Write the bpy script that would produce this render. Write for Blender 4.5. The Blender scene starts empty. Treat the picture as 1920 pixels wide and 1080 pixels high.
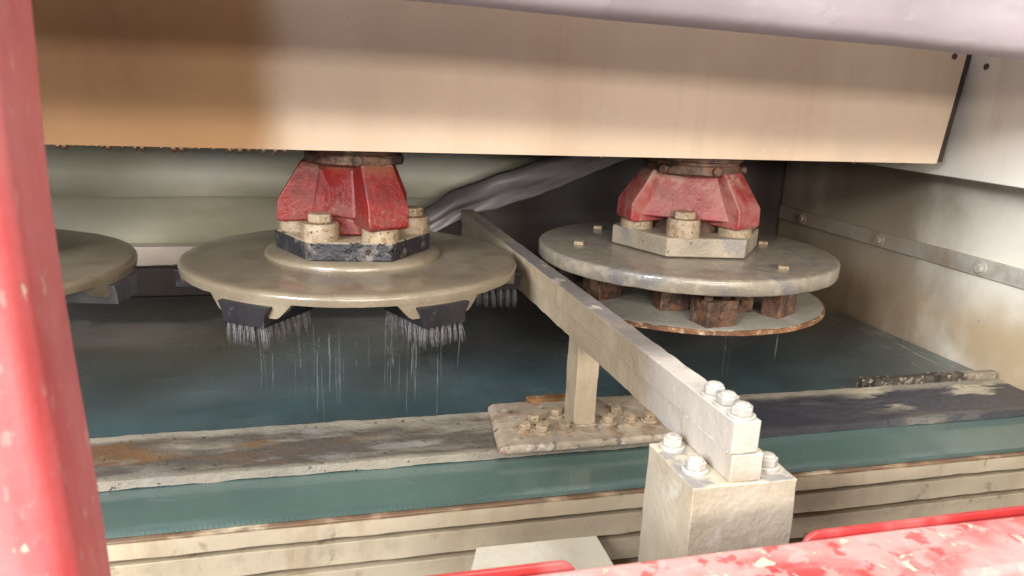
import bpy, bmesh, math, random
from mathutils import Vector, Matrix, noise
rnd = random.Random(7)
S = bpy.context.scene
COL = S.collection
R = math.radians

# ------------------------------------------------------------------ camera
FPX, PITCH, ROLL, YAW = 1506.46, 0.2486, 0.0456, 0.2754
CAM = Vector((-0.0919, -1.2258, 0.2647))
fw = Vector((math.sin(YAW)*math.cos(PITCH), math.cos(YAW)*math.cos(PITCH), -math.sin(PITCH)))
rt = Vector((math.cos(YAW), -math.sin(YAW), 0))
dn = fw.cross(rt)
r2 = rt*math.cos(ROLL) - dn*math.sin(ROLL)
d2 = dn*math.cos(ROLL) + rt*math.sin(ROLL)
cd = bpy.data.cameras.new('camera'); cam = bpy.data.objects.new('camera', cd); COL.objects.link(cam)
m = Matrix((r2, -d2, -fw)).transposed().to_4x4(); m.translation = CAM
cam.matrix_world = m
cd.sensor_width = 36; cd.lens = FPX/1920*36
cd.clip_start = 0.02; cd.clip_end = 60
cd.dof.use_dof = True; cd.dof.focus_distance = 1.08; cd.dof.aperture_fstop = 12.0
S.camera = cam

# ------------------------------------------------------------------ light
W = bpy.data.worlds.new('World'); S.world = W; W.use_nodes = True
bg = W.node_tree.nodes['Background']; bg.inputs[0].default_value = (0.95, 0.95, 1.0, 1); bg.inputs[1].default_value = 0.27
def lamp(name, loc, target, sx, sy, power, col):
    l = bpy.data.lights.new(name, 'AREA'); l.shape = 'RECTANGLE'; l.size = sx; l.size_y = sy; l.energy = power; l.color = col
    o = bpy.data.objects.new(name, l); COL.objects.link(o); o.location = loc
    o.rotation_euler = (Vector(target)-Vector(loc)).to_track_quat('-Z', 'Y').to_euler(); return o
lamp('ceiling_lamp_overhead', (0.35, -0.90, 2.7), (0.3, -0.6, 0), 1.8, 0.5, 92, (1.0, 0.96, 0.90))
lamp('ceiling_lamp_front', (0.6, -4.6, 1.66), (0.3, 0, 0.1), 3.2, 0.35, 152, (1.0, 0.90, 0.78))
lamp('ceiling_lamp_far', (-0.4, -6.5, 1.0), (0.3, 0, 0.1), 4.5, 0.45, 215, (1.0, 0.90, 0.80))
lamp('window_daylight', (-2.4, -2.7, 1.45), (1.0, -0.2, 0.0), 1.1, 1.1, 255, (0.95, 0.97, 1.0))
S.view_settings.view_transform = 'Standard'; S.view_settings.look = 'None'
S.view_settings.exposure = 0.0; S.view_settings.gamma = 1.0; S.view_settings.use_curve_mapping = False
S.render.engine = 'CYCLES'
S.cycles.max_bounces = 8

# ------------------------------------------------------------------ materials
def mat(name, base, rough=.5, var=.12, varscale=6, layers=(), bump=(), metal=0, spec=.5, coat=0, trans=0, alpha=1, rvar=.12):
    """layers: dicts c,s,lo,hi,det,up,st(stretch),rough,band=(axis,v0,v1)"""
    M = bpy.data.materials.new(name); M.use_nodes = True
    t = M.node_tree; N = t.nodes; L = t.links
    b = N['Principled BSDF']
    tc = N.new('ShaderNodeTexCoord'); geo = N.new('ShaderNodeNewGeometry')
    def mp(st):
        if st is None: return tc.outputs['Object']
        q = N.new('ShaderNodeMapping'); q.inputs['Scale'].default_value = st; L.new(tc.outputs['Object'], q.inputs[0]); return q.outputs[0]
    def nz(s, det=6, st=None, dist=0.0, rg=.6):
        q = N.new('ShaderNodeTexNoise'); q.inputs['Scale'].default_value = s; q.inputs['Detail'].default_value = det
        q.inputs['Roughness'].default_value = rg; q.inputs['Distortion'].default_value = dist
        L.new(mp(st), q.inputs['Vector']); return q.outputs['Fac']
    def ramp(x, lo, hi):
        q = N.new('ShaderNodeMapRange'); q.interpolation_type = 'SMOOTHSTEP'
        q.inputs[1].default_value = lo; q.inputs[2].default_value = hi; L.new(x, q.inputs[0]); return q.outputs[0]
    def mth(op, a, c, cl=False):
        q = N.new('ShaderNodeMath'); q.operation = op; q.use_clamp = cl
        for i, v in enumerate((a, c)):
            if isinstance(v, (int, float)): q.inputs[i].default_value = v
            else: L.new(v, q.inputs[i])
        return q.outputs[0]
    def mix(f, a, c):
        q = N.new('ShaderNodeMix'); q.data_type = 'RGBA'
        L.new(f, q.inputs[0])
        for i, v in ((6, a), (7, c)):
            if isinstance(v, tuple): q.inputs[i].default_value = (*v[:3], 1)
            else: L.new(v, q.inputs[i])
        return q.outputs[2]
    dk = tuple(max(0, c*(1-var*1.6)) for c in base); lt = tuple(min(1, c*(1+var)) for c in base)
    col = mix(ramp(nz(varscale, 8), .3, .7), dk, lt)
    ro = mth('ADD', mth('MULTIPLY', nz(varscale*2.3, 5), rvar*2), rough-rvar)
    sep = None
    hs = []
    for ly in layers:
        f = ramp(nz(ly.get('s', 10), ly.get('det', 7), ly.get('st'), ly.get('dist', 0)), ly.get('lo', .5), ly.get('hi', .6))
        if ly.get('up'):
            sn = N.new('ShaderNodeSeparateXYZ'); L.new(geo.outputs['Normal'], sn.inputs[0])
            f = mth('MULTIPLY', f, ramp(sn.outputs[2], .3, .9))
        if ly.get('band'):
            for ax, v0, v1, wob in ly['band']:
                if sep is None:
                    sep = N.new('ShaderNodeSeparateXYZ'); L.new(tc.outputs['Object'], sep.inputs[0])
                pos = mth('ADD', sep.outputs[ax], mth('MULTIPLY', mth('SUBTRACT', nz(ly.get('bs', 9), 5), .5), wob))
                f = mth('MULTIPLY', f, ramp(pos, v0, v1))
        f = mth('MULTIPLY', f, ly.get('a', 1.0))
        col = mix(f, col, ly['c'])
        if ly.get('rough') is not None:
            q = N.new('ShaderNodeMix'); L.new(f, q.inputs[0]); L.new(ro, q.inputs[2]); q.inputs[3].default_value = ly['rough']; ro = q.outputs[0]
        if ly.get('h'): hs.append((f, ly['h']))
    L.new(col, b.inputs['Base Color']); L.new(ro, b.inputs['Roughness'])
    b.inputs['Metallic'].default_value = metal; b.inputs['Specular IOR Level'].default_value = spec
    b.inputs['Coat Weight'].default_value = coat; b.inputs['Coat Roughness'].default_value = .09
    b.inputs['Transmission Weight'].default_value = trans; b.inputs['Alpha'].default_value = alpha
    prev = None
    for s, st, d in bump:
        q = N.new('ShaderNodeBump'); q.inputs['Strength'].default_value = st; q.inputs['Distance'].default_value = d
        L.new(nz(s, 6), q.inputs['Height'])
        if prev: L.new(prev, q.inputs['Normal'])
        prev = q.outputs[0]
    for f, h in hs:
        q = N.new('ShaderNodeBump'); q.inputs['Strength'].default_value = 1; q.inputs['Distance'].default_value = h
        L.new(f, q.inputs['Height'])
        if prev: L.new(prev, q.inputs['Normal'])
        prev = q.outputs[0]
    if prev: L.new(prev, b.inputs['Normal'])
    return M
SL = (.50, .42, .31)          # dried slurry
RUST = (.13, .045, .016)
B1 = ((60, .6, .003), (300, .7, .0010))
MT = {}
MT['panel'] = mat('panel_paint', (.60, .48, .36), .62, .07, 3, spec=.25, bump=((140, .15, .0008), (5, .3, .006), (2, .3, .02)), layers=(
    dict(c=(.42, .35, .26), s=160, lo=.62, hi=.70, a=.25), dict(c=(.44, .34, .25), s=42, st=(1, 1, .05), lo=.56, hi=.70, a=.22), dict(c=(.66, .57, .46), s=14, lo=.60, hi=.66, a=.25),
    dict(c=(.46, .31, .21), s=4, st=(1.2, 1, .35), lo=.45, hi=.75, a=.35),
    dict(c=(.27, .135, .042), s=4, st=(1.6, 1, .4), lo=.0, hi=.3, band=((0, -.065, -.150, .05),), a=.90, rough=.5),
    dict(c=(.13, .05, .017), s=2.5, st=(1.5, 1, .7), lo=.25, hi=.65, band=((0, -.12, -.30, .25), (2, -.05, .16, .16)), a=.75),
    dict(c=(.16, .06, .03), s=55, lo=.74, hi=.78)))
MT['side_paint'] = mat('side_panel_paint', (.84, .81, .73), .35, .05, 3, bump=((120, .12, .0006),), layers=(
    dict(c=(.45, .36, .24), s=6, st=(1, 2.5, .5), lo=.55, hi=.8, a=.5), dict(c=(.10, .05, .03), s=28, lo=.73, hi=.76)))
MT['wall_paint'] = mat('wall_paint', (.80, .75, .645), .38, .08, 4, bump=((90, .2, .001),), layers=(
    dict(c=(.44, .31, .16), s=3.5, st=(1, 1.6, 1), lo=.25, hi=.60, band=((2, -.02, -.14, .12),), a=.85),
    dict(c=(.20, .145, .09), s=3, st=(1, 1.5, .6), lo=.15, hi=.55, a=.85, band=((1, -.12, .12, .25),)),  # this and the next: rear dirt, with the wall's shade painted in
    dict(c=(.16, .10, .06), s=7, st=(1, 2.0, .5), lo=.48, hi=.75, a=.7, band=((1, -.12, .12, .3),)),
    dict(c=(.05, .045, .04), s=24, lo=.70, hi=.74, a=.8)))
MT['flat_steel'] = mat('flat_bar_steel', (.50, .48, .43), .45, .12, 8, bump=B1, layers=(dict(c=(.27, .20, .13), s=9, lo=.40, hi=.7, a=.7), dict(c=(.24, .18, .12), s=4, lo=.2, hi=.5, a=.75, band=((1, -.15, .05, .1),))))
MT['disc'] = mat('disc_slurry', (.225, .185, .128), .30, .12, 6, rvar=.08, coat=.5, bump=((14, .25, .003), (110, .25, .0010), (520, .5, .0006)), layers=(
    dict(c=(.33, .28, .20), s=230, lo=.56, hi=.68, a=.55, rough=.45), dict(c=(.15, .118, .075), s=16, lo=.48, hi=.66, a=.5), dict(c=(.30, .26, .19), s=9, lo=.52, hi=.66, a=.45, rough=.4),
    dict(c=(.12, .08, .045), s=330, lo=.70, hi=.74, a=.8)))
MT['disc_edge'] = MT['disc']
MT['plate_steel'] = mat('plate_slurry', (.25, .22, .17), .32, .14, 8, coat=.35, bump=((30, .4, .003), (130, .5, .0015), (400, .5, .0006)), layers=(
    dict(c=(.13, .13, .14), s=16, lo=.50, hi=.66, a=.8), dict(c=(.36, .31, .23), s=60, lo=.5, hi=.62, a=.5), dict(c=(.17, .09, .05), s=110, lo=.66, hi=.72, a=.7)))
MT['low_plate'] = mat('lower_plate', (.31, .295, .25), .36, .12, 12, bump=B1, layers=(dict(c=(.22, .14, .08), s=90, lo=.6, hi=.7, a=.8), dict(c=(.24, .22, .19), s=18, lo=.5, hi=.65, a=.6)))
MT['rust_rim'] = mat('rust_rim', (.20, .085, .035), .7, .3, 40, bump=((120, .9, .003),), layers=(dict(c=(.45, .36, .24), s=70, lo=.52, hi=.62, a=.8),))
MT['flange_black'] = mat('flange_black', (.022, .022, .028), .34, .2, 20, bump=((70, .7, .003), (260, .7, .0012)), layers=(
    dict(c=(.24, .21, .17), s=38, lo=.50, hi=.66, a=.6), dict(c=(.36, .31, .24), s=150, lo=.60, hi=.72, a=.25), dict(c=(.42, .35, .25), s=40, lo=.2, hi=.45, up=True, a=.95),
    dict(c=(.006, .006, .006), s=64, st=(1, 1, 2), lo=.60, hi=.64, h=-.001)))
MT['flange_tan'] = mat('flange_slurry', (.30, .255, .19), .42, .14, 16, bump=((70, .7, .003), (260, .7, .0012)), layers=(
    dict(c=(.17, .165, .17), s=24, lo=.50, hi=.66, a=.65), dict(c=(.03, .025, .025), s=70, lo=.67, hi=.70, a=.9, h=-.001)))
MT['clutch_red'] = mat('clutch_red', (.20, .011, .010), .40, .2, 14, bump=((240, .6, .0012), (50, .6, .003)), layers=(
    dict(c=(.33, .16, .12), s=210, lo=.53, hi=.66, a=.55, rough=.7, band=((2, .112, .070, .03),)), dict(c=(.36, .13, .10), s=26, lo=.45, hi=.68, a=.55, band=((2, .105, .072, .02),)),
    dict(c=(.055, .018, .014), s=26, lo=.48, hi=.68, a=.6, rough=.6), dict(c=(.26, .12, .09), s=170, lo=.60, hi=.70, a=.4, rough=.7), dict(c=(.42, .26, .2), s=30, lo=.4, hi=.65, up=True, a=.7),
    dict(c=(.07, .02, .015), s=120, lo=.64, hi=.68, a=.9, h=-.0008), dict(c=(.17, .075, .035), s=40, lo=.35, hi=.6, band=((2, .122, .142, .03),), a=.9)))
MT['clutch_red2'] = mat('clutch_red_dusty', (.24, .014, .016), .40, .18, 14, bump=((240, .6, .0012), (50, .6, .003)), layers=(
    dict(c=(.33, .165, .135), s=15, lo=.36, hi=.62, a=.62, rough=.6), dict(c=(.08, .022, .02), s=28, lo=.50, hi=.68, a=.55), dict(c=(.36, .22, .17), s=210, lo=.54, hi=.68, a=.4),
    dict(c=(.28, .016, .02), s=40, lo=.45, hi=.6, band=((2, .075, .055, .02),), a=.8),
    dict(c=(.10, .03, .02), s=120, lo=.66, hi=.70, a=.9, h=-.0008), dict(c=(.33, .24, .18), s=60, lo=.45, hi=.6, band=((2, .10, .13, .03),), a=.8)))
MT['rusty'] = mat('rusty_steel', (.082, .042, .026), .55, .4, 40, bump=((150, .9, .003), (420, .6, .001)), layers=(
    dict(c=(.24, .18, .125), s=45, lo=.52, hi=.66, a=.42), dict(c=(.17, .07, .03), s=60, lo=.52, hi=.62, a=.7), dict(c=(.02, .012, .010), s=150, lo=.64, hi=.69, a=.8, h=-.0012)))
MT['bolt'] = mat('bolt_slurry', (.32, .25, .165), .42, .18, 40, bump=((180, .7, .002), (500, .6, .0008)), layers=(
    dict(c=(.23, .12, .05), s=120, lo=.54, hi=.62, a=.85), dict(c=(.05, .022, .015), s=190, lo=.63, hi=.67, a=.95, h=-.001), dict(c=(.40, .33, .24), s=90, lo=.58, hi=.66, a=.5)))
MT['brush_plastic'] = mat('brush_plastic', (.017, .015, .018), .42, .2, 30, bump=((200, .3, .0006),), layers=(dict(c=(.16, .14, .13), s=60, lo=.58, hi=.72, a=.5),))
MT['brush_grey'] = mat('brush_plastic_grey', (.10, .10, .11), .5, .2, 30, bump=((200, .3, .0006),))
MT['bristle'] = mat('bristle_nylon', (.17, .165, .17), .5, .3, 200)
MT['bar'] = mat('bar_slurry', (.42, .34, .235), .33, .10, 12, bump=((45, .5, .003), (150, .5, .0014), (420, .5, .0006)), layers=(
    dict(c=(.36, .27, .165), s=12, st=(1, .5, 1.6), lo=.46, hi=.68, a=.65), dict(c=(.15, .148, .16), s=18, st=(1, .3, 1), lo=.32, hi=.52, up=True, a=.85),
    dict(c=(.52, .48, .42), s=30, st=(1, .5, 1), lo=.58, hi=.64, up=True, a=.7), dict(c=(.10, .07, .05), s=190, lo=.70, hi=.73, a=.9), dict(c=(.24, .15, .08), s=24, st=(1, 1, .5), lo=.62, hi=.72, a=.6),
    dict(c=(.47, .435, .39), s=22, lo=.2, hi=.5, band=((1, -.17, -.25, .06),), a=.85, rough=.6)))  # near end whitened: overhead light painted into the slurry colour
MT['box'] = mat('box_slurry', (.50, .44, .34), .42, .10, 9, bump=((35, .6, .004), (150, .5, .0015), (420, .5, .0006)), layers=(
    dict(c=(.37, .29, .18), s=9, st=(1, 1, .6), lo=.46, hi=.70, a=.7), dict(c=(.20, .195, .20), s=30, lo=.50, hi=.60, up=True, a=.85), dict(c=(.2, .13, .08), s=170, lo=.70, hi=.73), dict(c=(.60, .56, .48), s=20, lo=.58, hi=.66, a=.5)))
MT['bolt_white'] = mat('bolt_white', (.42, .40, .36), .36, .10, 30, bump=((120, .6, .002), (400, .5, .0008)), layers=(dict(c=(.26, .22, .17), s=70, lo=.56, hi=.66, a=.7), dict(c=(.13, .13, .14), s=60, lo=.60, hi=.68, a=.6)))
MT['strip'] = mat('strip_slurry', (.27, .24, .19), .34, .16, 8, bump=((40, .8, .004), (220, .7, .0015)), layers=(
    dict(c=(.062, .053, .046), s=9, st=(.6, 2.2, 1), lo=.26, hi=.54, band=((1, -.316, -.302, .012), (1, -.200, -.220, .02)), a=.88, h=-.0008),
    dict(c=(.16, .085, .038), s=7, st=(.6, 2.2, 1), lo=.46, hi=.60, band=((1, -.315, -.295, .015), (1, -.205, -.225, .02), (0, .30, .1, .2)), a=.9),
    dict(c=(.25, .24, .22), s=13, st=(.7, 2, 1), lo=.52, hi=.66, a=.6),
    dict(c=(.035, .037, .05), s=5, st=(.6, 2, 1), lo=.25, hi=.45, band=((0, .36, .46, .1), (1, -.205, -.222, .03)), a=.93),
    dict(c=(.44, .39, .29), s=6, st=(.8, 2.5, 1), lo=.52, hi=.58, band=((0, .72, .82, .1), (1, -.30, -.26, .03)), a=.9),
    dict(c=(.03, .025, .02), s=110, lo=.63, hi=.67, a=.85, h=-.001)))
MT['crust'] = mat('crust_plate', (.31, .255, .19), .45, .18, 20, bump=((60, .5, .002), (200, .7, .0012), (500, .6, .0008)), layers=(
    dict(c=(.20, .115, .07), s=30, lo=.50, hi=.64, a=.75), dict(c=(.08, .065, .06), s=55, lo=.58, hi=.66, a=.8, h=-.001), dict(c=(.50, .46, .39), s=50, lo=.58, hi=.66, a=.6)))
MT['rust_angle'] = mat('rust_angle', (.17, .085, .03), .5, .4, 20, bump=((90, .9, .004),), layers=(
    dict(c=(.03, .025, .022), s=30, lo=.46, hi=.56, a=.9), dict(c=(.45, .38, .28), s=45, lo=.56, hi=.64, a=.8)))
MT['dark_crust'] = mat('dark_crust', (.075, .062, .05), .45, .4, 30, bump=((110, .9, .004), (300, .6, .001)), layers=(
    dict(c=(.20, .11, .05), s=30, lo=.55, hi=.65, a=.7), dict(c=(.36, .32, .25), s=90, lo=.54, hi=.62, a=.8), dict(c=(.36, .31, .23), s=6, lo=.4, hi=.5, band=((0, .93, 1.0, .05),), a=.7)))
MT['rail_cream'] = mat('rail_cream', (.58, .485, .335), .42, .09, 7, bump=((30, .5, .003), (200, .4, .0008)), layers=(
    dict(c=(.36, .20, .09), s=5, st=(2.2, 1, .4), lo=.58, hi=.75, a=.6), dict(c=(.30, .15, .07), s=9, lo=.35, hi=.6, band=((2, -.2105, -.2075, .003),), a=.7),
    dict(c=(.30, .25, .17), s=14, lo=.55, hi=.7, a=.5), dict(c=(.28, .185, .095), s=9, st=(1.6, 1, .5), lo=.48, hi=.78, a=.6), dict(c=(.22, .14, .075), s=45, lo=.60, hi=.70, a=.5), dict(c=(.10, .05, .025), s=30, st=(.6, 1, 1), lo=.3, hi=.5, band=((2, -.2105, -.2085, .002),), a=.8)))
MT['tray'] = mat('tray_wet', (.46, .42, .33), .3, .06, 8, bump=((20, .3, .004),))
MT['back'] = mat('back_sheet', (.64, .64, .50), .38, .10, 3, bump=((6, .3, .01), (80, .1, .001)), layers=(
    dict(c=(.40, .37, .24), s=3, st=(.5, 1, 2.5), lo=.42, hi=.68, a=.6), dict(c=(.44, .50, .53), s=2.2, st=(.8, 1, 2), lo=.5, hi=.7, a=.5)))
MT['ledge'] = mat('ledge_cream', (.62, .55, .48), .5, .08, 10, bump=B1)
MT['dark_fill'] = mat('dark_fill', (.045, .036, .033), .6, .2, 5, bump=((20, .3, .003),))  # dark enough to stand for shade at the beam gap and back sheet
MT['brown_casing'] = mat('brown_casing', (.16, .13, .10), .55, .2, 5, bump=((20, .3, .003),))
MT['tarp'] = mat('tarp_grey', (.27, .25, .27), .42, .12, 6, bump=((14, .3, .004),))
MT['film'] = mat('film_translucent', (.62, .57, .59), .3, .08, 4, bump=((12, .3, .005), (60, .25, .0015)), layers=(dict(c=(.74, .71, .74), s=4, lo=.5, hi=.56, dist=.6, a=.5, h=.001),))
MT['post_red'] = mat('post_red', (.50, .050, .052), .38, .12, 6, bump=((60, .35, .002), (9, .3, .003), (300, .3, .0005)), layers=(
    dict(c=(.52, .235, .235), s=5, st=(1.6, 1, .35), lo=.34, hi=.62, a=.75, rough=.55), dict(c=(.56, .36, .31), s=120, st=(1, 1, .5), lo=.58, hi=.68, a=.4),
    dict(c=(.60, .42, .32), s=34, st=(1, 1, .45), lo=.66, hi=.675, a=.9, h=-.0006), dict(c=(.20, .03, .02), s=60, lo=.70, hi=.72, a=.8)))
MT['rail_red'] = mat('rail_red', (.50, .05, .05), .32, .14, 10, bump=((60, .4, .002), (300, .3, .0005)), layers=(
    dict(c=(.62, .32, .30), s=9, lo=.34, hi=.56, dist=.4, a=.82), dict(c=(.46, .03, .03), s=34, lo=.56, hi=.60, a=.7), dict(c=(.64, .34, .31), s=55, lo=.56, hi=.60, dist=.3, a=.6),
    dict(c=(.66, .50, .38), s=48, lo=.61, hi=.625, dist=.3, a=.9, h=-.0006), dict(c=(.16, .05, .03), s=120, lo=.69, hi=.71, a=.8)))
MT['lip_red'] = mat('lip_red', (.40, .035, .035), .3, .15, 10, bump=((60, .3, .0015),), layers=(dict(c=(.50, .17, .16), s=14, lo=.5, hi=.65, a=.5), dict(c=(.5, .36, .28), s=60, lo=.68, hi=.70, a=.9)))
MT['drop'] = mat('dirty_drop', (.06, .03, .012), .25, .1, 60)
MT['water'] = mat('falling_water', (.85, .9, .95), .12, .02, 60, trans=.5, alpha=.06)
def see_through(M, f, col):          # thin film: part of the light comes through it
    t = M.node_tree; N = t.nodes; L = t.links; o = N['Material Output']; p = N['Principled BSDF']
    tr = N.new('ShaderNodeBsdfTranslucent'); tr.inputs[0].default_value = (*col, 1); mx = N.new('ShaderNodeMixShader'); mx.inputs[0].default_value = f
    L.new(p.outputs[0], mx.inputs[1]); L.new(tr.outputs[0], mx.inputs[2]); L.new(mx.outputs[0], o.inputs['Surface'])
see_through(MT['film'], .6, (.86, .82, .85))
# belt: wet rubber with a fine weave
def belt_mat():
    M = mat('belt_rubber', (.070, .116, .124), .24, .22, 4, rvar=.10, coat=.6, bump=((8, .2, .004),), layers=(
        dict(c=(.088, .086, .085), s=3.2, st=(.7, 1.6, 1), lo=.15, hi=.5, band=((1, -.12, .2, .25),), a=.7, rough=.3),  # rear charcoal: the beam's shade painted into the belt colour
        dict(c=(.095, .075, .055), s=4.2, st=(.6, 1.8, 1), lo=.46, hi=.62, band=((1, .02, .22, .2),), a=.7, rough=.45),
        dict(c=(.055, .085, .100), s=2.6, st=(.5, 2, 1), lo=.46, hi=.64, a=.6),
        dict(c=(.080, .132, .112), s=5, lo=.2, hi=.5, band=((1, -.30, -.33, .01),), a=.8),  # greener front: brighter light ahead of the beam, put into the colour
        dict(c=(.16, .17, .165), s=14, st=(.35, 1.5, 1), lo=.58, hi=.72, a=.35, rough=.4),
        dict(c=(.40, .36, .28), s=26, st=(5, .5, 1), lo=.56, hi=.64, band=((0, .97, 1.07, .05),), a=.8),
        dict(c=(.20, .28, .28), s=8, st=(.4, 2, 1), lo=.45, hi=.75, band=((1, -.394, -.408, .006),), a=.6)))
    t = M.node_tree; N = t.nodes; L = t.links; b = N['Principled BSDF']
    tc = N.new('ShaderNodeTexCoord'); mp = N.new('ShaderNodeMapping'); mp.inputs['Rotation'].default_value = (0, 0, R(28)); L.new(tc.outputs['Object'], mp.inputs[0])
    hs = []
    for rot in (18, -62):
        mp = N.new('ShaderNodeMapping'); mp.inputs['Rotation'].default_value = (0, 0, R(rot)); L.new(tc.outputs['Object'], mp.inputs[0])
        w = N.new('ShaderNodeTexWave'); w.inputs['Scale'].default_value = 120; w.inputs['Distortion'].default_value = .4; L.new(mp.outputs[0], w.inputs[0]); hs.append(w.outputs['Fac'])
    a = N.new('ShaderNodeMath'); a.operation = 'MULTIPLY'; L.new(hs[0], a.inputs[0]); L.new(hs[1], a.inputs[1])
    q = N.new('ShaderNodeBump'); q.inputs['Strength'].default_value = .6; q.inputs['Distance'].default_value = .0007
    L.new(a.outputs[0], q.inputs['Height'])
    old = b.inputs['Normal'].links[0].from_socket; L.new(old, q.inputs['Normal']); L.new(q.outputs[0], b.inputs['Normal'])
    return M
MT['belt'] = belt_mat()

# ------------------------------------------------------------------ mesh helpers
def fin(name, bm, mt, parent=None, bev=0, seg=2, sharp=38, loc=None):
    bmesh.ops.recalc_face_normals(bm, faces=bm.faces)
    for f in bm.faces: f.smooth = True
    for e in bm.edges:
        e.smooth = not (len(e.link_faces) == 2 and e.calc_face_angle(0) > R(sharp))
    me = bpy.data.meshes.new(name); bm.to_mesh(me); bm.free()
    me.materials.append(MT[mt])
    o = bpy.data.objects.new(name, me); COL.objects.link(o)
    if parent: o.parent = parent
    if loc: o.location = loc
    if bev:
        b = o.modifiers.new('bevel', 'BEVEL'); b.width = bev; b.segments = seg; b.limit_method = 'ANGLE'; b.angle_limit = R(35); b.harden_normals = True
    return o
def tag(o, label, cat=None, group=None, kind=None):
    if label: o['label'] = label
    if cat: o['category'] = cat
    if group: o['group'] = group
    if kind: o['kind'] = kind
    return o
def thing(name, label, cat, loc=(0, 0, 0), group=None):
    o = bpy.data.objects.new(name, None); COL.objects.link(o); o.location = loc; o.empty_display_size = .05
    return tag(o, label, cat, group)
def box(bm, x0, x1, y0, y1, z0, z1, M=None):
    v = [bm.verts.new((x, y, z)) for z in (z0, z1) for x, y in ((x0, y0), (x1, y0), (x1, y1), (x0, y1))]
    for f in ((3, 2, 1, 0), (4, 5, 6, 7), (0, 1, 5, 4), (1, 2, 6, 5), (2, 3, 7, 6), (3, 0, 4, 7)): bm.faces.new([v[i] for i in f])
    if M: bmesh.ops.transform(bm, matrix=M, verts=v)
    return v
def gbox(bm, x0, x1, y0, y1, z0, z1, step):
    """box with subdivided faces"""
    vs = {}
    n = [max(1, int(round(d/step))) for d in (x1-x0, y1-y0, z1-z0)]
    def V(i, j, k):
        if (i, j, k) not in vs: vs[i, j, k] = bm.verts.new((x0+(x1-x0)*i/n[0], y0+(y1-y0)*j/n[1], z0+(z1-z0)*k/n[2]))
        return vs[i, j, k]
    for i in range(n[0]):
        for j in range(n[1]):
            for k in (0, n[2]): bm.faces.new((V(i, j, k), V(i+1, j, k), V(i+1, j+1, k), V(i, j+1, k)))
    for i in range(n[0]):
        for k in range(n[2]):
            for j in (0, n[1]): bm.faces.new((V(i, j, k), V(i+1, j, k), V(i+1, j, k+1), V(i, j, k+1)))
    for j in range(n[1]):
        for k in range(n[2]):
            for i in (0, n[0]): bm.faces.new((V(i, j, k), V(i, j+1, k), V(i, j+1, k+1), V(i, j, k+1)))
    bmesh.ops.recalc_face_normals(bm, faces=bm.faces)
def crust(bm, amp, sc, seed=0, amp2=0, sc2=0):
    bm.normal_update()
    for v in bm.verts:
        p = v.co*sc + Vector((seed, seed*2, 0)); d = noise.noise(p)*amp
        if amp2: d += noise.noise(v.co*sc2+Vector((seed, 3, 1)))*amp2
        v.co += v.normal*d
def lathe(bm, prof, seg=64, cx=0, cy=0, cap0=True, cap1=True):
    rings = []
    for r, z in prof:
        rings.append([bm.verts.new((cx+r*math.cos(2*math.pi*i/seg), cy+r*math.sin(2*math.pi*i/seg), z)) for i in range(seg)])
    for a, b in zip(rings, rings[1:]):
        for i in range(seg): bm.faces.new((a[i], a[(i+1) % seg], b[(i+1) % seg], b[i]))
    if cap0: bm.faces.new(rings[0])
    if cap1: bm.faces.new(rings[-1])
def prism(bm, pts, z0, z1, M=None, taper=1.0):
    a = [bm.verts.new((x, y, z0)) for x, y in pts]; b = [bm.verts.new((x*taper, y*taper, z1)) for x, y in pts]
    n = len(pts); bm.faces.new(a); bm.faces.new(b)
    for i in range(n): bm.faces.new((a[i], a[(i+1) % n], b[(i+1) % n], b[i]))
    if M: bmesh.ops.transform(bm, matrix=M, verts=a+b)
def rotz(a): return Matrix.Rotation(R(a), 4, 'Z')
def pol(r, a): return (r*math.cos(R(a)), r*math.sin(R(a)))
# profile in (radial u, z) extruded along tangential t, at azimuth a
def arm(bm, prof, hw, a, hw2=None):
    hw2 = hw2 or [hw]*len(prof)
    A = [bm.verts.new((u, -h, z)) for (u, z), h in zip(prof, hw2)]; B = [bm.verts.new((u, h, z)) for (u, z), h in zip(prof, hw2)]
    n = len(prof); bm.faces.new(A); bm.faces.new(B)
    for i in range(n): bm.faces.new((A[i], A[(i+1) % n], B[(i+1) % n], B[i]))
    bmesh.ops.transform(bm, matrix=rotz(a), verts=A+B)
def hexbolt(parent, x, y, z, rw, hw, rh, hh, mt, rot=0, name='bolt', dome=False):
    """bolt head (part) on a thick washer (sub-part)"""
    bm = bmesh.new()
    h = [pol(rh, rot+60*i) for i in range(6)]
    prism(bm, h, z+hw, z+hw+hh, Matrix.Translation((x, y, 0)))
    if dome: lathe(bm, [(rh*.8, z+hw+hh-.0002), (rh*.62, z+hw+hh+.0022), (rh*.2, z+hw+hh+.003)], 20, x, y)
    o = fin(name, bm, mt, parent, bev=rh*.14)
    if hw > 0:
        bm = bmesh.new(); lathe(bm, [(rw, z-.001), (rw, z+hw*.86), (rw*.94, z+hw)], 28, x, y)
        fin('washer', bm, mt, o, bev=0)
    return o
# ------------------------------------------------------------------ the machine bed
BZ = -.200
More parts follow.
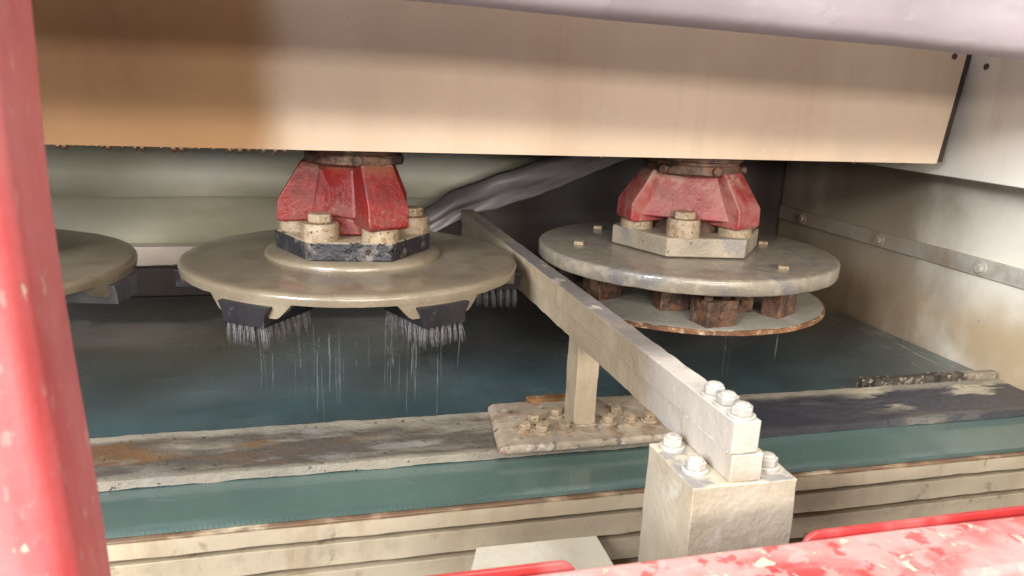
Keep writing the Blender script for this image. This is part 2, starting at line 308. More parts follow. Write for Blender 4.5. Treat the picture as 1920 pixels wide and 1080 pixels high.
# belt: a gently uneven sheet
bm = bmesh.new()
nx, ny = 130, 60; X0, X1, Y0, Y1 = -1.35, 1.094, -.413, .53
gv = [[bm.verts.new((X0+(X1-X0)*i/nx, Y0+(Y1-Y0)*j/ny, BZ + .0012*noise.noise(Vector((i*.13, j*.2, 4))))) for j in range(ny+1)] for i in range(nx+1)]
lo = [[None]*(ny+1) for _ in range(nx+1)]
for i in range(nx):
    for j in range(ny): bm.faces.new((gv[i][j], gv[i+1][j], gv[i+1][j+1], gv[i][j+1]))
ext = bmesh.ops.extrude_face_region(bm, geom=list(bm.faces))
for v in [e for e in ext['geom'] if isinstance(e, bmesh.types.BMVert)]: v.co.z = BZ-.0055
o = fin('conveyor_belt', bm, 'belt'); tag(o, 'wet dark teal woven conveyor belt running under the polishing heads', 'conveyor belt')

# frame below the belt
fr = thing('machine_bed', 'cream slurry coated stepped steel frame below the front edge of the belt', 'machine frame', (0, 0, 0))
z = BZ-.0065
for k, (yf, z1, z0) in enumerate(((-.4195, z, -.2290), (-.4130, -.2385, -.2660), (-.4080, -.2760, -.3060), (-.4030, -.3160, -.40))):
    bm = bmesh.new(); gbox(bm, -1.35, 1.12, yf, yf+.06, z0, z1, .012); crust(bm, .0013, 30, k, .0006, 120)
    fin('rail', bm, 'rail_cream', fr, bev=.0015, sharp=60)
bm = bmesh.new(); box(bm, -1.35, 1.115, -.385, -.345, -.395, -.2075); fin('back_plate', bm, 'rail_cream', fr)
bm = bmesh.new(); box(bm, -1.35, 1.09, -.335, .50, -.26, -.2062); fin('bed_plate', bm, 'brown_casing', fr)
# wet pan below
bm = bmesh.new()
P = [(.106, -.425, -.254), (.254, -.425, -.256), (.30, -.60, -.345), (.02, -.60, -.345)]
a = [bm.verts.new(p) for p in P]; b = [bm.verts.new((x, y, zz-.006)) for x, y, zz in P]
bm.faces.new(a); bm.faces.new(b)
for i in range(4): bm.faces.new((a[i], a[(i+1) % 4], b[(i+1) % 4], b[i]))
tag(fin('drip_tray', bm, 'tray', bev=.0015), 'wet pale sloping drip tray just below the frame beside the square pedestal', 'tray')

# strip lying on the belt
bm = bmesh.new(); gbox(bm, -1.35, 1.075, -.3195, -.196, BZ+.001, -.1895, .010); crust(bm, .0016, 22, 2, .0009, 90)
for v in bm.verts:       # slightly dished
    if v.co.z > -.193:
        u = (v.co.y+.258)/.062; v.co.z += .0025*(abs(u)**3) - .001
strip = tag(fin('guide_strip', bm, 'strip', sharp=70), 'long slurry crusted metal strip lying across the teal belt', 'metal strip')
bm = bmesh.new(); gbox(bm, .80, 1.07, -.192, -.180, BZ+.001, -.177, .006); crust(bm, .0026, 60, 5, .0014, 160)
tag(fin('angle_iron', bm, 'dark_crust', sharp=75), 'dark crusted angle iron along the strip next to the right wall', 'angle iron')
bm = bmesh.new(); gbox(bm, .232, .305, -.1935, -.180, BZ+.001, -.174, .006); crust(bm, .0018, 60, 9, .0008, 160)
tag(fin('angle_iron', bm, 'rust_angle', sharp=75), 'short rusty orange angle iron behind the bolted base plate', 'angle iron')

# ------------------------------------------------------------------ bar across the belt on its bolted support post
br = thing('cross_bar', 'slurry coated two-layer steel bar crossing the belt between two discs', 'steel bar', (.2775, -.28, -.18))
def loc(bm): bmesh.ops.translate(bm, vec=(-.2775, .28, .18), verts=bm.verts)
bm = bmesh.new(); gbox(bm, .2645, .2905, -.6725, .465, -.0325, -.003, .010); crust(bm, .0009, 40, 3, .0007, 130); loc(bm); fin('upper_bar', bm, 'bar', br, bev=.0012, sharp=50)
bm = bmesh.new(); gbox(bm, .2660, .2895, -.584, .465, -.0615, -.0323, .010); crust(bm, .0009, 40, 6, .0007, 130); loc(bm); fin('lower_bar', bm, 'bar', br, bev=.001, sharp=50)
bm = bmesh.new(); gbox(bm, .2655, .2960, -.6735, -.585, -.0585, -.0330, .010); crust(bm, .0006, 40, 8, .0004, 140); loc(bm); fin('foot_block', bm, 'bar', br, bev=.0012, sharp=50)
bm = bmesh.new(); gbox(bm, .2700, .3010, -.281, -.240, -.1800, -.0620, .008); crust(bm, .0010, 36, 4, .0007, 130); loc(bm); fin('support_post', bm, 'bar', br, bev=.0012, sharp=50)
bm = bmesh.new(); gbox(bm, .160, .405, -.3290, -.188, -.1885, -.1800, .005); crust(bm, .0006, 40, 12, .0006, 120)
for v in bm.verts:
    v.co.x += (v.co.y+.33)*.14 * (1 if v.co.x < .28 else 0) + (.006 if v.co.x < .2 and v.co.z < -.182 else 0)*-1
    if v.co.y < -.325 and v.co.z > -.181: v.co.y += .003
loc(bm); fin('base_plate', bm, 'crust', br, sharp=70)
for i, (x, y) in enumerate(((.221, -.258), (.201, -.281), (.257, -.243), (.223, -.290), (.254, -.290), (.345, -.246), (.322, -.278), (.352, -.282), (.382, -.280))):
    bo = hexbolt(br, x-.2775, y+.28, -.1805+.18, 0.0120, .002 if i % 2 else .003, .0092, .0085+.002*((i*3) % 3)/2, 'bolt', rot=i*17)
def bead(parent, pts, z, w, off, seed):
    bm = bmesh.new(); rr_ = random.Random(seed)
    for (xa, ya), (xb, yb) in zip(pts, pts[1:]):
        n = max(2, int(math.hypot(xb-xa, yb-ya)/.003))
        for i in range(n):
            t = i/n; q = w*rr_.uniform(.75, 1.25)
            bmesh.ops.create_icosphere(bm, subdivisions=1, radius=q, matrix=Matrix.Translation((xa+(xb-xa)*t-off[0], ya+(yb-ya)*t-off[1], z-off[2])))
    fin('weld_bead', bm, 'bar', parent, sharp=180)
bead(br, [(.2695, -.240), (.2695, -.2815), (.3015, -.2815), (.3015, -.240)], -.1795, .0024, (.2775, -.28, -.18), 1)
bead(br, [(.2650, -.590), (.2650, -.6725)], -.0328, .0012, (.2775, -.28, -.18), 2)
bead(br, [(.2695, -.2815), (.2915, -.2815)], -.0625, .0016, (.2775, -.28, -.18), 4)
for i, y in enumerate((-.612, -.636, -.660)):
    hexbolt(br, 0.0005, y+.28, -.0032+.18, .0122, .0022, .0102, .0078, 'bolt_white', rot=10+i*23, dome=True)

# square pedestal in front of the belt
pd = thing('pedestal', 'square cream steel pedestal carrying the near end of the bar', 'pedestal', (.281, -.631, -.45))
def loc(bm): bmesh.ops.translate(bm, vec=(-.281, .631, .45), verts=bm.verts)
bm = bmesh.new(); gbox(bm, .2300, .3315, -.6765, -.5865, -.45, -.0588, .010); crust(bm, .0011, 25, 2, .0007, 110); loc(bm); fin('body', bm, 'box', pd, bev=.0015, sharp=50)
for i, (x, y) in enumerate(((.2475, -.600), (.2465, -.647), (.3150, -.652), (.3150, -.604))):
    hexbolt(pd, x-.281, y+.631, -.0588+.45, .0118, .0032, .0098, .0078, 'bolt_white', rot=i*19, dome=True)

# ------------------------------------------------------------------ polishing heads
HEXA = -7
def red_bell(parent, az, R1, z0, zt, web, mt, rs=1.0):
    bm = bmesh.new()
    prof = [(.02, z0+.002), (R1-.004, z0-.001), (R1, z0+.004), (R1-.001, z0+.031), (R1*.68, zt-.006), (.03, zt-.004)]
    for k in range(3): arm(bm, prof, .032, az+120*k, [.020, .0325, .0325, .0325, .026, .024])
    if True:     # faces between the arms
        lo_, hi_ = [], []
        for k in range(3):
            for s in (-1, 1):
                lo_.append(rotz(az+120*k) @ Vector((R1*web, s*.029, z0+.010))); hi_.append(rotz(az+120*k) @ Vector((R1*min(.54, web*.8), s*.026, zt-.008)))
        a = [bm.verts.new(v) for v in lo_]; b = [bm.verts.new(v) for v in hi_]
        bm.faces.new(a); bm.faces.new(b)
        for i in range(6): bm.faces.new((a[i], a[(i+1) % 6], b[(i+1) % 6], b[i]))
    if web < .8:
        lathe(bm, [(.054, .040), (.048, z0+.03), (.052, zt-.02), (.060, zt-.003)], 40)
    o = fin('clutch_bell', bm, mt, parent, bev=.005, seg=3, sharp=40)
    return o
def shaft(parent, z0, zt, r):
    bm = bmesh.new()
    lathe(bm, [(r*.93, z0), (r, z0+.003), (r, z0+.015), (r*.965, z0+.017), (r*.965, z0+.021), (r*1.02, z0+.023), (r*1.02, zt)], 56)
    crust(bm, .0014, 60, 3, .001, 160)
    o = fin('spindle', bm, 'rusty', parent, sharp=50)
    for i in range(5):
        a = -150+60*i; x, y = pol(r*1.0, a)
        b2 = bmesh.new(); lathe(b2, [(.0075, -.003), (.0075, .006), (.006, .0075)], 12)
        bmesh.ops.transform(b2, matrix=Matrix.Translation((x, y, z0+.009)) @ rotz(a) @ Matrix.Rotation(R(90), 4, 'Y'), verts=b2.verts)
        fin('set_screw', b2, 'rusty', o)
    return o
def brush_mesh(bm_b, bm_s, seed, blunt):
    """brush pointing along +X; block into bm_b, bristles into bm_s"""
    pr = [(-.0395, -.0175), (.0395, -.0175), (.0385, -.0205), (.0335, -.030), (.0315, -.0455), (-.0315, -.0455), (-.0335, -.030), (-.0385, -.0205)]
    A = [bm_b.verts.new((.150, t, z)) for t, z in pr]; B = [bm_b.verts.new((.2545, t, z)) for t, z in pr]
    n = len(pr); bm_b.faces.new(A); bm_b.faces.new(B)
    for i in range(n): bm_b.faces.new((A[i], A[(i+1) % n], B[(i+1) % n], B[i]))
    r = random.Random(seed)
    for iu in range(9):
        for it in range(7):
            cu = .156+iu*.0115+r.uniform(-.001, .001); ct = -.0275+it*.0092+r.uniform(-.001, .001)
            lu, lt = r.uniform(-.0015, .0035), r.uniform(-.003, .004)
            for k in range(13):
                du, dt = r.gauss(0, .0017), r.gauss(0, .0019)
                ln = r.uniform(.0235, .0305)*blunt
                p0 = Vector((cu+du*.5, ct+dt*.5, -.0445)); p1 = Vector((cu+du+lu, ct+dt*1.4+lt, -.0455-ln))
                mid = (p0+p1)/2+Vector((du*.3, dt*.3, 0)); w = .00046
                rings = []
                for q, ww in ((p0, w), (mid, w), (p1, w*.75)):
                    rings.append([bm_s.verts.new(q+Vector((ww*math.cos(x), ww*math.sin(x), 0))) for x in (0, 2.09, 4.19)])
                for a, b in zip(rings, rings[1:]):
                    for i in range(3): bm_s.faces.new((a[i], a[(i+1) % 3], b[(i+1) % 3], b[i]))
                bm_s.faces.new(rings[-1])
hd = thing('polishing_head', 'tan disc polishing head with brushes, black flange and red three-armed clutch, left of bar', 'polishing head', (0, 0, 0), 'polishing heads over the belt')
AZ = -67
# brush plate with lugs
bm = bmesh.new()
lathe(bm, [(.10, .0045), (.20, .0030), (.236, .0014), (.2445, .0006), (.2480, -.0010), (.2496, -.0035), (.2500, -.0062), (.2492, -.0136), (.2300, -.0140), (.225, -.010), (.10, -.010)], 144)
crust(bm, .0005, 30, 7, .0005, 140); fin('brush_plate', bm, 'disc', hd, sharp=50)
for k in range(6):
    bm = bmesh.new()
    a0 = AZ+60*k; n = 30; rows = []
    for i in range(n+1):
        s = -.066+.132*i/n; ang = R(a0)+s/.25
        zb = -.0335 if abs(s) < .046 else -.0335+(abs(s)-.046)/.020*.0215
        rows.append([bm.verts.new((rr*math.cos(ang), rr*math.sin(ang), zz)) for rr, zz in ((.2488, -.0100), (.2478, zb), (.2240, zb), (.2240, -.0090))])
    for a, b in zip(rows, rows[1:]):
        for i in range(4): bm.faces.new((a[i], a[(i+1) % 4], b[(i+1) % 4], b[i]))
    bm.faces.new(rows[0]); bm.faces.new(rows[-1])
    fin('lug', bm, 'disc', hd, sharp=28)
bmB, bmS = bmesh.new(), bmesh.new(); brush_mesh(bmB, bmS, 3, 1.0)
b0 = fin('brush', bmB, 'brush_plastic', hd, bev=.0012); b0.rotation_euler.z = R(AZ)
s0 = fin('bristles', bmS, 'bristle', b0, sharp=180); s0['kind'] = 'stuff'
for k in range(1, 6):
    b1 = b0.copy(); COL.objects.link(b1); b1.rotation_euler.z = R(AZ+60*k); b1.parent = hd
    if k != 4:      # this brush stays a bare block, its bristles left out
        s1 = s0.copy(); COL.objects.link(s1); s1.parent = b1
bm = bmesh.new(); lathe(bm, [(.131, .003), (.131, .0075), (.128, .0110), (.09, .0118)], 96); fin('hub_ring', bm, 'disc', hd, sharp=50)
bm = bmesh.new(); prism(bm, [pol(.1165, HEXA+60*i) for i in range(6)], .0112, .0385); fin('flange', bm, 'flange_black', hd, bev=.003, seg=3)
for k in range(3):
    x, y = pol(.086, -127+120*k); hexbolt(hd, x, y, .0385, .0265, .024, .0185, .0135, 'bolt', rot=20+k*25)
    x, y = pol(.083, AZ+120*k); bm = bmesh.new(); lathe(bm, [(.027, .0375), (.027, .0540), (.025, .0555)], 28, x, y); fin('spacer', bm, 'bolt', hd)
red_bell(hd, AZ, .109, .056, .150, .54, 'clutch_red')
shaft(hd, .141, .203, .071)

# copy to the left, mostly behind the red post
def tree_copy(o, parent=None):
    c = o.copy(); COL.objects.link(c); c.parent = parent
    for ch in list(o.children): tree_copy(ch, c)
    return c
h3 = tree_copy(hd); h3.location = (-.5583, 0, 0); h3.rotation_euler.z = R(-6)
tag(h3, 'tan disc polishing head partly hidden behind the red upright post', 'polishing head', 'polishing heads over the belt')
for ch in h3.children:
    if ch.name.startswith('brush') and 'plate' not in ch.name:
        for g in list(ch.children):
            if abs(math.degrees(ch.rotation_euler.z)+7) < 2: bpy.data.objects.remove(g)
        ch.material_slots[0].link = 'OBJECT'; ch.material_slots[0].material = MT['brush_grey']

# second kind: two plates with spacer blocks
h2 = thing('polishing_head', 'double plate polishing head with rusty lower rim and dusty red clutch, right of bar', 'polishing head', (.5583, 0, .0091), 'polishing heads over the belt')
bm = bmesh.new(); lathe(bm, [(.05, .001), (.244, .0), (.2485, -.0012), (.2500, -.0035), (.2500, -.0215), (.2480, -.0240), (.05, -.0240)], 144); crust(bm, .0006, 30, 2, .0005, 120)
fin('upper_plate', bm, 'plate_steel', h2, sharp=50)
bm = bmesh.new(); lathe(bm, [(.05, -.0775), (.231, -.0780), (.2345, -.0790)], 128, cap0=True, cap1=False)
lathe(bm, [(.2345, -.0790), (.2350, -.0850), (.05, -.0860)], 128, cap0=False)
bmesh.ops.remove_doubles(bm, verts=bm.verts, dist=.0001); crust(bm, .0005, 30, 5, .0006, 150)
fin('lower_plate', bm, 'low_plate', h2, sharp=50)
bm = bmesh.new(); lathe(bm, [(.2335, -.0786), (.2366, -.0792), (.2370, -.0858), (.2335, -.0870)], 160, cap0=False, cap1=False)
crust(bm, .0012, 70, 5, .0010, 200); fin('rim', bm, 'rust_rim', h2, sharp=60)
for i, (r, a, w, d, mt, ro) in enumerate(((.200, -103, .027, .022, 'rusty', 8), (.128, -124, .024, .020, 'rusty', -6), (.178, -57, .013, .022, 'rusty', 30), (.185, -66, .012, .016, 'rusty', 30), (.160, -170, .024, .022, 'rusty', 20),
                                       (.135, -76, .018, .018, 'rusty', 5), (.19, 5, .025, .022, 'rusty', 0), (.19, 65, .025, .022, 'rusty', 0), (.19, 128, .025, .022, 'rusty', 0))):
    x, y = pol(r, a); bm = bmesh.new(); gbox(bm, -w, w, -d, d, -.0785, -.039 if i in (0, ) else -.030, .007); crust(bm, .0012, 60, i, .0007, 150)
    bmesh.ops.transform(bm, matrix=Matrix.Translation((x, y, 0)) @ rotz(ro), verts=bm.verts)
    sb = fin('spacer_block', bm, mt, h2, bev=.002, sharp=50)
    for s in (-1, 1):
        b2 = bmesh.new(); prism(b2, [pol(.0075, 60*j) for j in range(6)], -.0405, -.0235, Matrix.Translation((x, y, 0)) @ rotz(ro) @ Matrix.Translation((s*w*.58, -d*.2, 0)))
        fin('nut', b2, mt, sb, bev=.001)
    if i in (0, 5):
        b2 = bmesh.new(); lathe(b2, [(.008, 0), (.008, .003), (.0035, .0042)], 14)
        bmesh.ops.transform(b2, matrix=Matrix.Translation((x, y, -.060)) @ rotz(ro) @ Matrix.Translation((0, -d+.0005, 0)) @ Matrix.Rotation(R(90), 4, 'X'), verts=b2.verts); fin('screw', b2, mt, sb)
bm = bmesh.new(); lathe(bm, [(.06, -.0245), (.06, -.0772)], 40); fin('core', bm, 'rusty', h2)
for i, (r, a) in enumerate(((.186, 174), (.155, 2), (.196, -68), (.19, 60), (.19, 120))):
    x, y = pol(r, a); bm = bmesh.new(); prism(bm, [pol(.0115, 15+90*j) for j in range(4)], -.0003, .0060, Matrix.Translation((x, y, 0))); fin('plate_bolt', bm, 'bolt', h2, bev=.0018)
bm = bmesh.new(); lathe(bm, [(.075, .0), (.075, .006)], 48); fin('hub_ring', bm, 'plate_steel', h2)
bm = bmesh.new(); prism(bm, [pol(.1280, -10+60*i) for i in range(6)], .0025, .0335); crust(bm, .0005, 40, 1)
fin('flange', bm, 'flange_tan', h2, bev=.003, seg=3)
A2 = -61
for k in range(3):
    x, y = pol(.093, A2-60+120*k); hexbolt(h2, x, y, .0335, .0265, .0270, .0190, .0120, 'bolt', rot=12+k*25)
    x, y = pol(.092, A2+120*k); bm = bmesh.new(); lathe(bm, [(.027, .0325), (.027, .0450), (.025, .0465)], 28, x, y); fin('spacer', bm, 'bolt', h2)
red_bell(h2, A2, .117, .047, .138, .86, 'clutch_red2')
bm = bmesh.new(); lathe(bm, [(.062, .033), (.060, .062)], 40); fin('clutch_core', bm, 'rusty', h2)
shaft(h2, .126, .190, .080)

# ------------------------------------------------------------------ beam with its cover panel
sb = thing('spindle_beam', 'wide tan painted beam cover above the polishing heads, brown wet stain at left', 'machine cover', (0, 0, .167))
bm = bmesh.new()
nx, nz = 150, 26; F = []
for i in range(nx+1):
    col = []
    for j in range(nz+1):
        zz = .1672+.385*j/nz; x = -1.35+(2.306+(zz-.1672)*.127)*i/nx
        y = -.100 + .0012*noise.noise(Vector((x*3, zz*6, 2)))
        col.append(bm.verts.new((x, y, zz-.167)))
    F.append(col)
for i in range(nx):
    for j in range(nz): bm.faces.new((F[i][j], F[i+1][j], F[i+1][j+1], F[i][j+1]))
# returns at the bottom and the right end
def ret(line, off):
    nw = [bm.verts.new(v.co+Vector(off)) for v in line]
    for a, b, c, d in zip(line, line[1:], nw[1:], nw): bm.faces.new((a, b, c, d))
ret([F[i][0] for i in range(nx+1)], (0, .028, 0)); ret(F[nx], (0, .05, 0))
cp = fin('cover_panel', bm, 'panel', sb, sharp=50)
sm = cp.modifiers.new('thickness', 'SOLIDIFY'); sm.thickness = .0025; sm.offset = 0
bm = bmesh.new(); prism(bm, [(.9575, 0), (.9755, 0), (.9995, .19), (.9815, .19)], 0, .012, Matrix.Translation((0, -.080, .001)) @ Matrix.Rotation(R(90), 4, 'X'))  # dark strip painting the shaded gap between beam end and side panel
fin('gap_shade', bm, 'dark_fill', sb)
bm = bmesh.new(); box(bm, -1.35, .950, -.060, .30, .030, .385); fin('beam_body', bm, 'brown_casing', sb)
# dirty drops under the left part
dm = bmesh.new(); lathe(dm, [(.0006, .0), (.0030, -.0004), (.0034, -.0020), (.0026, -.0040), (.0008, -.0050)], 12); d0 = None
xs = [107, 118, 135, 160, 176, 186, 196, 222, 245, 258, 293, 316, 331, 347, 352, 364, 392, 423, 430, 443, 460, 475, 489, 512, 531]
for i, px in enumerate(xs):
    x = -.3742+(px-100)/475*.305
    if d0 is None: d0 = d = fin('water_drop', dm, 'drop', sb)
    else: d = d0.copy(); COL.objects.link(d)
    k = rnd.choice((.6, .8, 1.0, 1.2, 1.35)); d.scale = (k*rnd.uniform(.9, 1.3), k, k); d.location = (x, -.099, -.0005)
for px in (1065, 640, 1570, 1680):
    d = d0.copy(); COL.objects.link(d); d.scale = (1.2, .8, .8); d.location = (-.0692+(px-575)/1175*1.02, -.099, .0)

for (x, y, zz, par, ax) in ((.955, -.1015, .1725, sb, 'X'),):
    b2 = bmesh.new(); lathe(b2, [(.0052, -.001), (.0050, .0012), (.002, .0016)], 12); crust(b2, .0012, 200, 3)
    bmesh.ops.transform(b2, matrix=Matrix.Translation((x, y, zz)) @ Matrix.Rotation(R(90), 4, 'X'), verts=b2.verts); fin('rivet', b2, 'rusty', par)
# side panel right of the beam and the right hand casing wall
bm = bmesh.new(); gbox(bm, 1.000, 1.006, -.95, .60, .143, .62, .05); crust(bm, .001, 5, 3)
sp = fin('side_panel', bm, 'side_paint', bev=.002, sharp=50)
tag(sp, 'cream painted side panel at upper right beyond the end of the beam', 'metal panel')
b2 = bmesh.new(); lathe(b2, [(.0052, -.001), (.0050, .0012), (.002, .0016)], 12); crust(b2, .0012, 200, 8)
bmesh.ops.transform(b2, matrix=Matrix.Translation((.9992, -.124, .3255)) @ Matrix.Rotation(R(-90), 4, 'Y'), verts=b2.verts); fin('rivet', b2, 'rusty', sp)
bm = bmesh.new(); box(bm, 1.0062, 1.12, -.95, .60, .145, .153); fin('bottom_lip', bm, 'side_paint', sp)
bm = bmesh.new(); gbox(bm, 1.100, 1.108, -.95, .72, -.40, .60, .04); crust(bm, .0018, 5, 8)
w = fin('casing_wall', bm, 'wall_paint', sharp=50); tag(w, 'stained pale wall of the machine casing on the right, shade painted toward its rear', 'casing wall')
bm = bmesh.new(); gbox(bm, 1.0925, 1.0995, -.95, .70, -.032, .000, .02); crust(bm, .0008, 14, 3)
fb = fin('flat_bar', bm, 'flat_steel', w, bev=.0015, sharp=50)
for y in (-.62, -.36, -.099, .163, .432):
    b2 = bmesh.new(); prism(b2, [pol(.0085, 60*j) for j in range(6)], .002, .009); lathe(b2, [(.0135, 0), (.0135, .0025)], 24)
    bmesh.ops.transform(b2, matrix=Matrix.Translation((1.0928, y, -.017)) @ Matrix.Rotation(R(-90), 4, 'Y'), verts=b2.verts); fin('bolt', b2, 'flat_steel', fb, bev=.0008)

# back of the chamber
bm = bmesh.new(); n = 110; rows = []
prof = [(.600, .62), (.600, .30), (.598, .14), (.594, .05), (.586, .012), (.582, .004), (.597, -.004), (.606, -.03), (.610, -.10), (.612, -.17)]
for i in range(n+1):
    x = -1.35+2.46*i/n
    rows.append([bm.verts.new((x, y+.006*noise.noise(Vector((x*2.5, zz*5, 1))), zz+(.004*noise.noise(Vector((x*3, 0, 5))) if zz < .1 else 0))) for y, zz in prof])
for a, b in zip(rows, rows[1:]):
    for i in range(len(prof)-1): bm.faces.new((a[i], a[i+1], b[i+1], b[i]))
o = fin('back_sheet', bm, 'back', sharp=60); s = o.modifiers.new('thickness', 'SOLIDIFY'); s.thickness = .003; s.offset = 1
tag(o, 'pale grey-green sheet with a horizontal fold at the back left', 'back sheet')
bm = bmesh.new()
rows = []
for i in range(161):      # pale ledge with a ragged lower edge
    x = -1.35+1.62*i/160
    zb = -.137+.006*noise.noise(Vector((x*26, 0, 2)))+.003*noise.noise(Vector((x*70, 0, 7)))
    rows.append([bm.verts.new(c) for c in ((x, .60, -.098), (x, .555, -.098), (x, .553, -.118), (x, .555+.004*noise.noise(Vector((x*30, 4, 4))), zb), (x, .60, zb))])
for a, b in zip(rows, rows[1:]):
    for i in range(4): bm.faces.new((a[i], a[i+1], b[i+1], b[i]))
tag(fin('back_ledge', bm, 'ledge', sharp=50), 'pale ledge with ragged lower edge behind the gap between two discs', 'ledge')
bm = bmesh.new(); box(bm, -1.35, 1.10, .565, .575, -.33, -.146); tag(fin('rear_skirt', bm, 'dark_fill'), 'dark skirt behind the far edge of the belt', 'skirt')
bm = bmesh.new(); box(bm, -1.40, 1.13, -.42, .70, .605, .625); tag(fin('shade_roof', bm, 'brown_casing'), 'unseen brown roof added above the beam to block light', 'light blocker')  # unseen roof, added to keep light from above out of the interior
# dark sheet painted in place of the shade at the right of the back
bm = bmesh.new(); rows = []
for i in range(81):
    x = .225+.87*i/80; zt = min(.60, -.02+(x-.225)*.46)
    row = []
    for j in range(15):
        t = j/14; zz = zt+(-.197-zt)*t
        row.append(bm.verts.new((x, .525+.010*math.sin(x*30)+.006*noise.noise(Vector((x*14, zz*3, 0))), zz)))
    rows.append(row)
for a, b in zip(rows, rows[1:]):
    for i in range(14): bm.faces.new((a[i], a[i+1], b[i+1], b[i]))
o = fin('shade_sheet', bm, 'dark_fill', sharp=80); s = o.modifiers.new('thickness', 'SOLIDIFY'); s.thickness = .004
tag(o, 'dark brown sheet standing for the shade behind the right polishing head', 'shade sheet')
# grey plastic sheet pulled diagonally across its upper edge
bm = bmesh.new(); up, dnl = [], []
top = [(.185, -.006), (.243, .032), (.30, .053), (.354, .074), (.41, .092), (.47, .1115), (.54, .137), (.66, .18), (.80, .23), (1.05, .32)]
bot = [(.200, -.060), (.243, -.038), (.29, -.014), (.354, .002), (.415, .020), (.485, .045), (.565, .08), (.69, .13), (.83, .18), (1.06, .26)]
def interp(P, t):
    t *= len(P)-1; i = min(int(t), len(P)-2); f = t-i
    return [P[i][k]*(1-f)+P[i+1][k]*f for k in (0, 1)]
rows = []
for i in range(91):
    t = i/90; a, b = interp(top, t), interp(bot, t); row = []
    for j in range(21):
        s = j/20; x = a[0]*(1-s)+b[0]*s; zz = a[1]*(1-s)+b[1]*s
        y = .470 - .030*math.sin(math.pi*min(1, s*1.6))*(.6+.4*math.cos(t*5)) + .012*noise.noise(Vector((x*8-s*2, s*1.6, t*2))) + .006*abs(noise.noise(Vector((x*14+s*6, s*2, 5))))*max(0, 1-t*3) + .0015*noise.noise(Vector((x*30, s*4, 2)))
        if s < .12: y += (.12-s)*.14
        row.append(bm.verts.new((x, y, zz+.004*noise.noise(Vector((x*22, s*3, 9))))))
    rows.append(row)
for a, b in zip(rows, rows[1:]):
    for i in range(20): bm.faces.new((a[i], a[i+1], b[i+1], b[i]))
o = fin('plastic_sheet', bm, 'tarp', sharp=180); s = o.modifiers.new('thickness', 'SOLIDIFY'); s.thickness = .0015
tag(o, 'crumpled grey plastic sheet pulled diagonally behind the bar', 'plastic sheet')

# clear film hanging over the opening, at the top right
bm = bmesh.new(); rows = []
for i in range(121):
    x = -.95+2.05*i/120; row = []
    zb = .331-.022*max(0, x)+.0015*noise.noise(Vector((x*7, 0, 3)))
    for j in range(23):
        s = j/22
        zz = zb + (.30)*s; y = -.500 - .03*math.sin(s*2.2) + .012*noise.noise(Vector((x*3.1+s*2, s*3.5, 0)))*min(1, s*4+.15) + .006*noise.noise(Vector((x*9+s*6, s*14-x*5, 4)))*min(1, s*5)*(1.9 if x > .42 else .6)
        if s < .08: y += (.08-s)**2*2.2
        row.append(bm.verts.new((x, y, zz)))
    rows.append(row)
for a, b in zip(rows, rows[1:]):
    for i in range(22): bm.faces.new((a[i], a[i+1], b[i+1], b[i]))
o = fin('film_curtain', bm, 'film', sharp=180); s = o.modifiers.new('thickness', 'SOLIDIFY'); s.thickness = .001
tag(o, 'pale lavender plastic film hanging along the top edge in front of the beam', 'plastic film')

# ------------------------------------------------------------------ red guard frame near the camera
bm = bmesh.new(); gbox(bm, -.285, -.2005, -.868, -.800, -.45, .75, .03)
for v in bm.verts:
    if v.co.x > -.21 and v.co.z < .22: v.co.x += min(.013, (.22-v.co.z)*.055)
crust(bm, .0012, 9, 4, .0005, 60)
o = fin('red_post', bm, 'post_red', bev=.011, seg=4, sharp=50)
tag(o, 'chipped red painted upright post at the left edge of the picture', 'post')
rr = thing('red_rail', 'chipped red guard rail with cream paint patches at the lower right', 'rail', (.4, -.82, -.034))
def loc(bm): bmesh.ops.translate(bm, vec=(-.4, .82, .034), verts=bm.verts)
bm = bmesh.new(); gbox(bm, -.197, 1.0, -.860, -.800, -.320, -.0330, .025); crust(bm, .0008, 9, 4, .0004, 60); loc(bm); fin('tube', bm, 'rail_red', rr, bev=.006, seg=4, sharp=50)  # unseen lower depth added to block lamp light from the frame rails
for x0, x1 in ((-.19, .081), (.250, .98)):
    bm = bmesh.new(); pts = [(x0, -.08), (x1, -.08)]
    rad = .012
    for k in range(7): a = R(15*k); pts.append((x1-rad+rad*math.cos(a), -.0303-rad+rad*math.sin(a)))
    for k in range(7): a = R(90+15*k); pts.append((x0+rad+rad*math.cos(a), -.0303-rad+rad*math.sin(a)))
    prism(bm, pts, 0, .004, Matrix.Translation((0, -.795, 0)) @ Matrix.Rotation(R(90), 4, 'X')); loc(bm); fin('lip', bm, 'lip_red', rr, bev=.001)

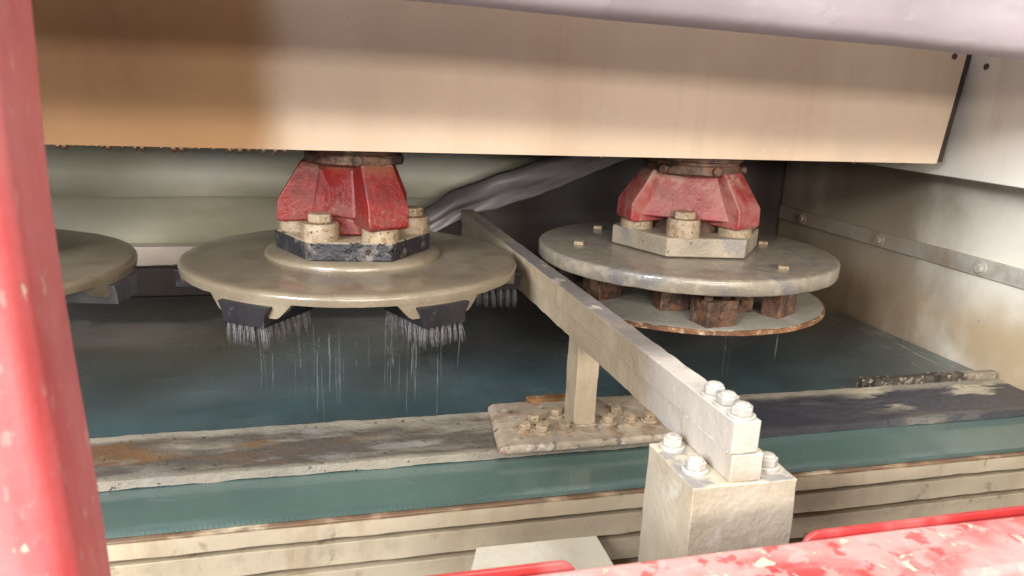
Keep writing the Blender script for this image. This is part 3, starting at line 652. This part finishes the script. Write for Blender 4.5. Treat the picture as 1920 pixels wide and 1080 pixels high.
# ------------------------------------------------------------------ falling water
bm = bmesh.new(); r = random.Random(5)
def thread(x, y, z0, z1, w):
    zz = z0; ph = r.uniform(0, 9)
    while zz > z1:
        q = w*r.uniform(.35, .8); ln = r.uniform(6, 34)
        cx = x+.004*noise.noise(Vector((ph, zz*9, 3)))+r.uniform(-.0006, .0006)
        bmesh.ops.create_icosphere(bm, subdivisions=1, radius=q, matrix=Matrix.Translation((cx, y, zz)) @ Matrix.Diagonal((1, 1, ln, 1)))
        zz -= q*ln*r.uniform(1.2, 4)
def stream(x, y, z0, z1, w):
    n = 12; rings = []; ph = r.uniform(0, 9)
    for i in range(n+1):
        t = i/n; zz = z0+(z1-z0)*t; ww = w*(.3+1.1*abs(noise.noise(Vector((ph, zz*45, 0)))))*(1 if 0 < i < n else .15)
        cx = x+.003*noise.noise(Vector((ph, zz*14, 3))); rings.append([bm.verts.new((cx+ww*math.cos(a), y+ww*math.sin(a), zz)) for a in (0, 1.05, 2.1, 3.14, 4.2, 5.25)])
    for a, b in zip(rings, rings[1:]):
        for i in range(6): bm.faces.new((a[i], a[(i+1) % 6], b[(i+1) % 6], b[i]))
for cx, cy, sp_, n_ in ((-.062, -.205, .010, 9), (-.040, -.215, .006, 5), (.030, -.225, .008, 6), (.058, -.232, .006, 7), (.105, -.21, .012, 4), (-.13, -.195, .012, 4), (0, -.22, .05, 5)):
    for k in range(n_):
        zt = r.uniform(-.045, -.10); stream(cx+r.gauss(0, sp_), cy+r.gauss(0, .008), zt, max(-.197, zt-r.uniform(.02, .085)), r.uniform(.0004, .0011))
for k in range(8):
    thread(r.uniform(-.13, .13), -.21+r.gauss(0, .01), r.uniform(-.06, -.10), r.uniform(-.12, -.18), r.uniform(.0003, .0007))
for x, y, za, zb, w in ((.517, -.232, -.079, -.15, .0007), (.527, -.232, -.079, -.14, .0005), (.607, -.226, -.079, -.10, .0008), (.6065, -.226, -.10, -.125, .0016), (.4, -.17, -.079, -.12, .0005)):
    thread(x, y, za, zb, w)
for k in range(26):
    x, y, zz = -.2+r.gauss(0, .018), .30+r.gauss(0, .02), r.uniform(-.06, .03); q = r.uniform(.0005, .0016)
    bmesh.ops.create_icosphere(bm, subdivisions=1, radius=q, matrix=Matrix.Translation((x, y, zz)) @ Matrix.Diagonal((.8, .8, 1.6, 1)))
o = fin('falling_water', bm, 'water', sharp=180); tag(o, 'thin threads and drops of water falling from the discs', 'water', kind='stuff')
